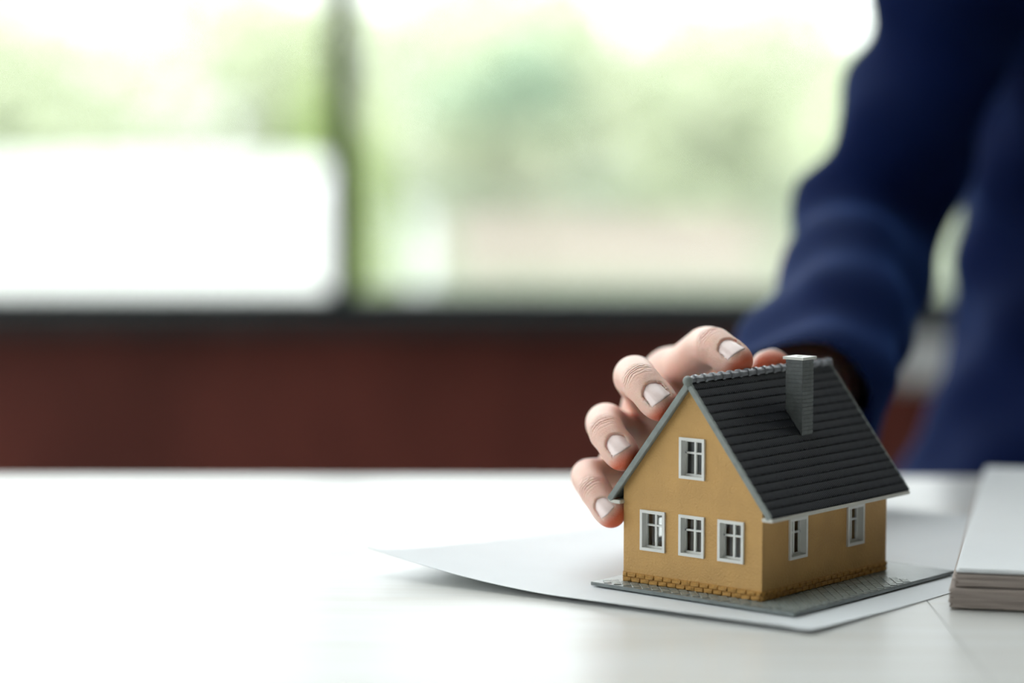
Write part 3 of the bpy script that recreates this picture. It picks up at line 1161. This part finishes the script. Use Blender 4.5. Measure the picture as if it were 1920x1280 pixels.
# relaxed hand lying in the lap
wl_ = np.array([0.672, 1.425, 0.680])
dl = np.array([-0.55, -0.80, -0.05])
dl /= np.linalg.norm(dl)
sd = np.array([0.80, -0.55, 0.0])
sd /= np.linalg.norm(sd)
B = smin(B, cone(X, Y, Z, wl_, wl_ + dl * 0.075, 0.026, 0.030, (1, 1, 0.6)), 0.02)
V2, Q2 = surface_nets(B, lo2, h2)
del B
h3 = 0.003
lo3, hi3 = np.array([0.52, 1.19, 0.62]), np.array([0.74, 1.40, 0.73])
ax3 = axes(lo3, hi3, h3)
X, Y, Z = np.meshgrid(*ax3, indexing='ij', sparse=True)
G = cone(X, Y, Z, wl_ + dl * 0.02, wl_ + dl * 0.075, 0.026, 0.030, (1, 1, 0.6))
for k_, (off, ln) in enumerate(((-0.031, 0.058), (-0.0105, 0.072), (0.0105, 0.078), (0.031, 0.070))):
    b0 = wl_ + dl * 0.082 + sd * off
    b1 = b0 + dl * ln * 0.5 + np.array([0, 0, 0.006])
    b2 = b0 + dl * ln * 0.95 + np.array([0, 0, -0.012])
    fi_ = np.minimum(cone(X, Y, Z, b0, b1, 0.0095, 0.0088), cone(X, Y, Z, b1, b2, 0.0088, 0.0075))
    G = np.minimum(G, smin(G, fi_, 0.006))
t0 = wl_ + dl * 0.03 - sd * -0.024
t1 = t0 + dl * 0.03 + sd * 0.026
t2 = t1 + dl * 0.032 + sd * 0.006
G = smin(G, np.minimum(cone(X, Y, Z, t0, t1, 0.014, 0.011), cone(X, Y, Z, t1, t2, 0.0105, 0.0085)), 0.008)
V3, Q3 = surface_nets(G, lo3, h3)
Q = np.concatenate([Q, Q2 + len(V), Q3 + len(V) + len(V2)])
V = np.concatenate([V, V2, V3])
del body, palm
me = np_mesh('person', V, Q)
# attributes for creases and fingertip colour
cu = np.zeros(len(V), np.float32)
cm = np.zeros(len(V), np.float32)
tip = np.zeros(len(V), np.float32)
for k, fg in FING.items():
    P = fg['P']
    for ji in (1, 2):
        t = P[ji + 1] - P[ji - 1]
        t /= np.linalg.norm(t)
        n = fg['nn'] if ji == 2 else fg['nn'] * 0.4 + (P[1] - 0.5 * (P[0] + P[2])) / np.linalg.norm(P[1] - 0.5 * (P[0] + P[2]))
        n = n - t * (n @ t)
        n /= np.linalg.norm(n)
        rel = V - P[ji]
        a = rel @ t
        dist = np.linalg.norm(rel, axis=1)
        w = np.exp(-(a / 0.0042) ** 2) * np.clip((rel @ n) / (dist + 1e-6) * 1.6 - 0.5, 0, 1) * (dist < fg['R'][ji] * 1.7)
        up = w > cm
        cm[up] = w[up]
        cu[up] = a[up]
    rel = V - (P[2] * 0.1 + P[3] * 0.9)
    dist = np.linalg.norm(rel, axis=1)
    dirw = -fg['nn'] * 0.55 + fg['d'] * 0.85
    w = np.clip((rel @ dirw) / (dist + 1e-6) * 1.9 - 0.15, 0, 1) * np.clip(2.2 - dist / (fg['R'][3] * 1.1), 0, 1)
    tip = np.maximum(tip, w)
for nm, arr in (('crease_u', cu), ('crease_m', cm), ('tip', tip)):
    at_ = me.attributes.new(nm, 'FLOAT', 'POINT')
    at_.data.foreach_set('value', arr.astype(np.float32))
person = link('person', me, M['skin'])
tag(person, 'person in a navy suit behind the table, hand resting on the model roof', 'person')


def nail_mesh(fg):
    wn_, ln_ = fg['nail'][0] * 0.001, fg['nail'][1] * 0.001
    Rn = wn_ * 0.62
    nu, nv = 14, 14
    v, f = [], []
    for lay in (0, 1):
        for i in range(nu + 1):
            s_ = -1 + 2 * i / nu
            u = s_ * wn_ * 0.495
            a0 = s_ * s_ * 0.0022 - 0.0004
            for j in range(nv + 1):
                e_ = ln_ + 0.0006 - s_ * s_ * 0.0016
                vv = a0 + (e_ - a0) * j / nv
                w = fg['wtop'] + math.sqrt(max(Rn * Rn - u * u, 1e-9)) - Rn - 0.9 * max(vv - ln_ * 0.45, 0) ** 2 * 18 - (0.0004 if lay else 0)
                p = fg['P'][2] + fg['d'] * (fg['v0'] + vv) + fg['u'] * u + fg['nn'] * w
                v.append(tuple(p))
    N = (nu + 1) * (nv + 1)
    for i in range(nu):
        for j in range(nv):
            a = i * (nv + 1) + j
            f.append((a, a + 1, a + nv + 2, a + nv + 1))
            f.append((a + N, a + nv + 1 + N, a + nv + 2 + N, a + 1 + N))
    rg = [i * (nv + 1) for i in range(nu + 1)] + [nu * (nv + 1) + j for j in range(1, nv + 1)] + \
         [i * (nv + 1) + nv for i in range(nu - 1, -1, -1)] + [j for j in range(nv - 1, 0, -1)]
    for q_ in range(len(rg)):
        a, b = rg[q_], rg[(q_ + 1) % len(rg)]
        f.append((a, b, b + N, a + N))
    me = mesh('fingernail', v, f)
    bm = bmesh.new()
    bm.from_mesh(me)
    bmesh.ops.recalc_face_normals(bm, faces=bm.faces)
    bm.to_mesh(me)
    bm.free()
    return me


for k, fg in FING.items():
    link('fingernail', nail_mesh(fg), M['skin_nail'], person, True)

# jacket: torso, both sleeves
h = 0.0055
lo = np.array([0.02, 1.16, 0.50])
hi = np.array([0.95, 1.86, 1.40])
ax = axes(lo, hi, h)
X, Y, Z = np.meshgrid(*ax, indexing='ij', sparse=True)
shoulder = elbow + 1.95 * (np.array(at(1796, 0, 1.46)) - elbow)
cuff = wrist - (elbow - wrist) * 0.06
J = cone(X, Y, Z, (0.478, 1.60, 1.10), (0.515, 1.585, 0.83), 0.205, 0.205, (1, 0.66, 1))
J = smin(J, cone(X, Y, Z, (0.518, 1.56, 0.81), (0.50, 1.54, 0.66), 0.205, 0.268, (1, 0.66, 1)), 0.08)
J = smin(J, cone(X, Y, Z, (0.385, 1.57, 1.20), (0.70, 1.60, 1.20), 0.085, 0.085, (1, 0.9, 1)), 0.08)
slv = cone(X, Y, Z, shoulder, elbow, 0.056, 0.038)
slv = smin(slv, cone(X, Y, Z, elbow, cuff, 0.038, 0.040), 0.03)
slv = np.maximum(slv, -((X - cuff[0]) * (elbow - cuff)[0] + (Y - cuff[1]) * (elbow - cuff)[1] + (Z - cuff[2]) * (elbow - cuff)[2]) / np.linalg.norm(elbow - cuff))
J = smin(J, slv, 0.035)
sl2 = cone(X, Y, Z, (0.725, 1.56, 1.20), (0.80, 1.55, 0.93), 0.066, 0.052)
sl2 = smin(sl2, cone(X, Y, Z, (0.80, 1.55, 0.93), (0.690, 1.446, 0.714), 0.052, 0.042), 0.03)
J = smin(J, sl2, 0.03)
J = np.maximum(J, 0.56 - Z)
fold = 0.0055 * np.sin(62 * Z + 30 * X + 22 * Y) * np.sin(35 * X - 41 * Y + 18 * Z) + 0.0040 * np.sin(95 * Z - 52 * Y + 1.3) * np.cos(31 * X + 12)
V, Q = surface_nets(J + fold, lo, h)
jk = link('jacket', np_mesh('jacket', V, Q), M['suit'], person)
jk['label'] = 'navy suit jacket'
del J

# legs, shoes, neck, head
h = 0.008
lo = np.array([0.24, 1.02, 0.0])
hi = np.array([0.80, 1.82, 0.74])
ax = axes(lo, hi, h)
X, Y, Z = np.meshgrid(*ax, indexing='ij', sparse=True)
Tt = cone(X, Y, Z, (0.50, 1.60, 0.58), (0.50, 1.60, 0.66), 0.15, 0.15, (1.1, 0.8, 1))
for sx_ in (-1, 1):
    hip = (0.50 + 0.09 * sx_, 1.58, 0.56)
    knee = (0.50 + 0.12 * sx_, 1.19, 0.535)
    ank = (0.50 + 0.12 * sx_, 1.24, 0.10)
    Tt = smin(Tt, cone(X, Y, Z, hip, knee, 0.082, 0.066), 0.03)
    Tt = smin(Tt, cone(X, Y, Z, knee, ank, 0.066, 0.05), 0.03)
V, Q = surface_nets(Tt, lo, h)
tr = link('trousers', np_mesh('trousers', V, Q), M['trouser'], person)
for sx_ in (-1, 1):
    h = 0.005
    x_ = 0.50 + 0.12 * sx_
    lo = np.array([x_ - 0.07, 1.02, -0.02])
    hi = np.array([x_ + 0.07, 1.33, 0.14])
    ax = axes(lo, hi, h)
    X, Y, Z = np.meshgrid(*ax, indexing='ij', sparse=True)
    S = cone(X, Y, Z, (x_, 1.26, 0.04), (x_, 1.10, 0.032), 0.042, 0.044, (1, 1, 0.85))
    S = smin(S, cone(X, Y, Z, (x_, 1.245, 0.09), (x_, 1.245, 0.04), 0.043, 0.045), 0.02)
    S = np.maximum(S, 0.001 - Z)
    V, Q = surface_nets(S, lo, h)
    link('shoe', np_mesh('shoe', V, Q), M['shoe'], person)

h = 0.005
lo = HC + np.array([-0.13, -0.14, -0.10])
hi = HC + np.array([0.13, 0.15, 0.18])
ax = axes(lo, hi, h)
X, Y, Z = np.meshgrid(*ax, indexing='ij', sparse=True)
Hh = cone(X, Y, Z, HC + np.array([0, 0.018, 0.026]), HC + np.array([0, 0.018, 0.026]), 0.088, 0.088, (0.96, 1.16, 1.2)) + 0.003 * np.sin(90 * X + 40 * Z) * np.sin(70 * Y)
Hh = np.maximum(Hh, (HC[2] + 0.045 - Z) - 0.9 * np.maximum(Y - (HC[1] - 0.03), 0))
V, Q = surface_nets(Hh, lo, h)
link('hair', np_mesh('hair', V, Q), M['hair'], person)

# chair under the person
chair = empty('office_chair', (0.50, 1.64, 0))
cs = MB().box(-0.24, 0.24, -0.22, 0.20, 0.375, 0.415).build('seat', M['chair'], chair, bevel=0.015)
MB().box(-0.13, 0.13, 0.215, 0.255, 0.50, 0.92).build('backrest', M['chair'], chair, bevel=0.015)
for x in (-0.21, 0.21):
    for y in (-0.19, 0.18):
        MB().tube((x, y, 0.0), (x * 0.95, y * 0.95, 0.38), 0.014, 0.016).build('leg', M['chair'], chair)
    MB().tube((x * 0.45, 0.18, 0.40), (x * 0.45, 0.235, 0.56), 0.013, 0.013).build('back_post', M['chair'], chair)
tag(chair, 'black chair the person sits on, behind the table', 'chair')
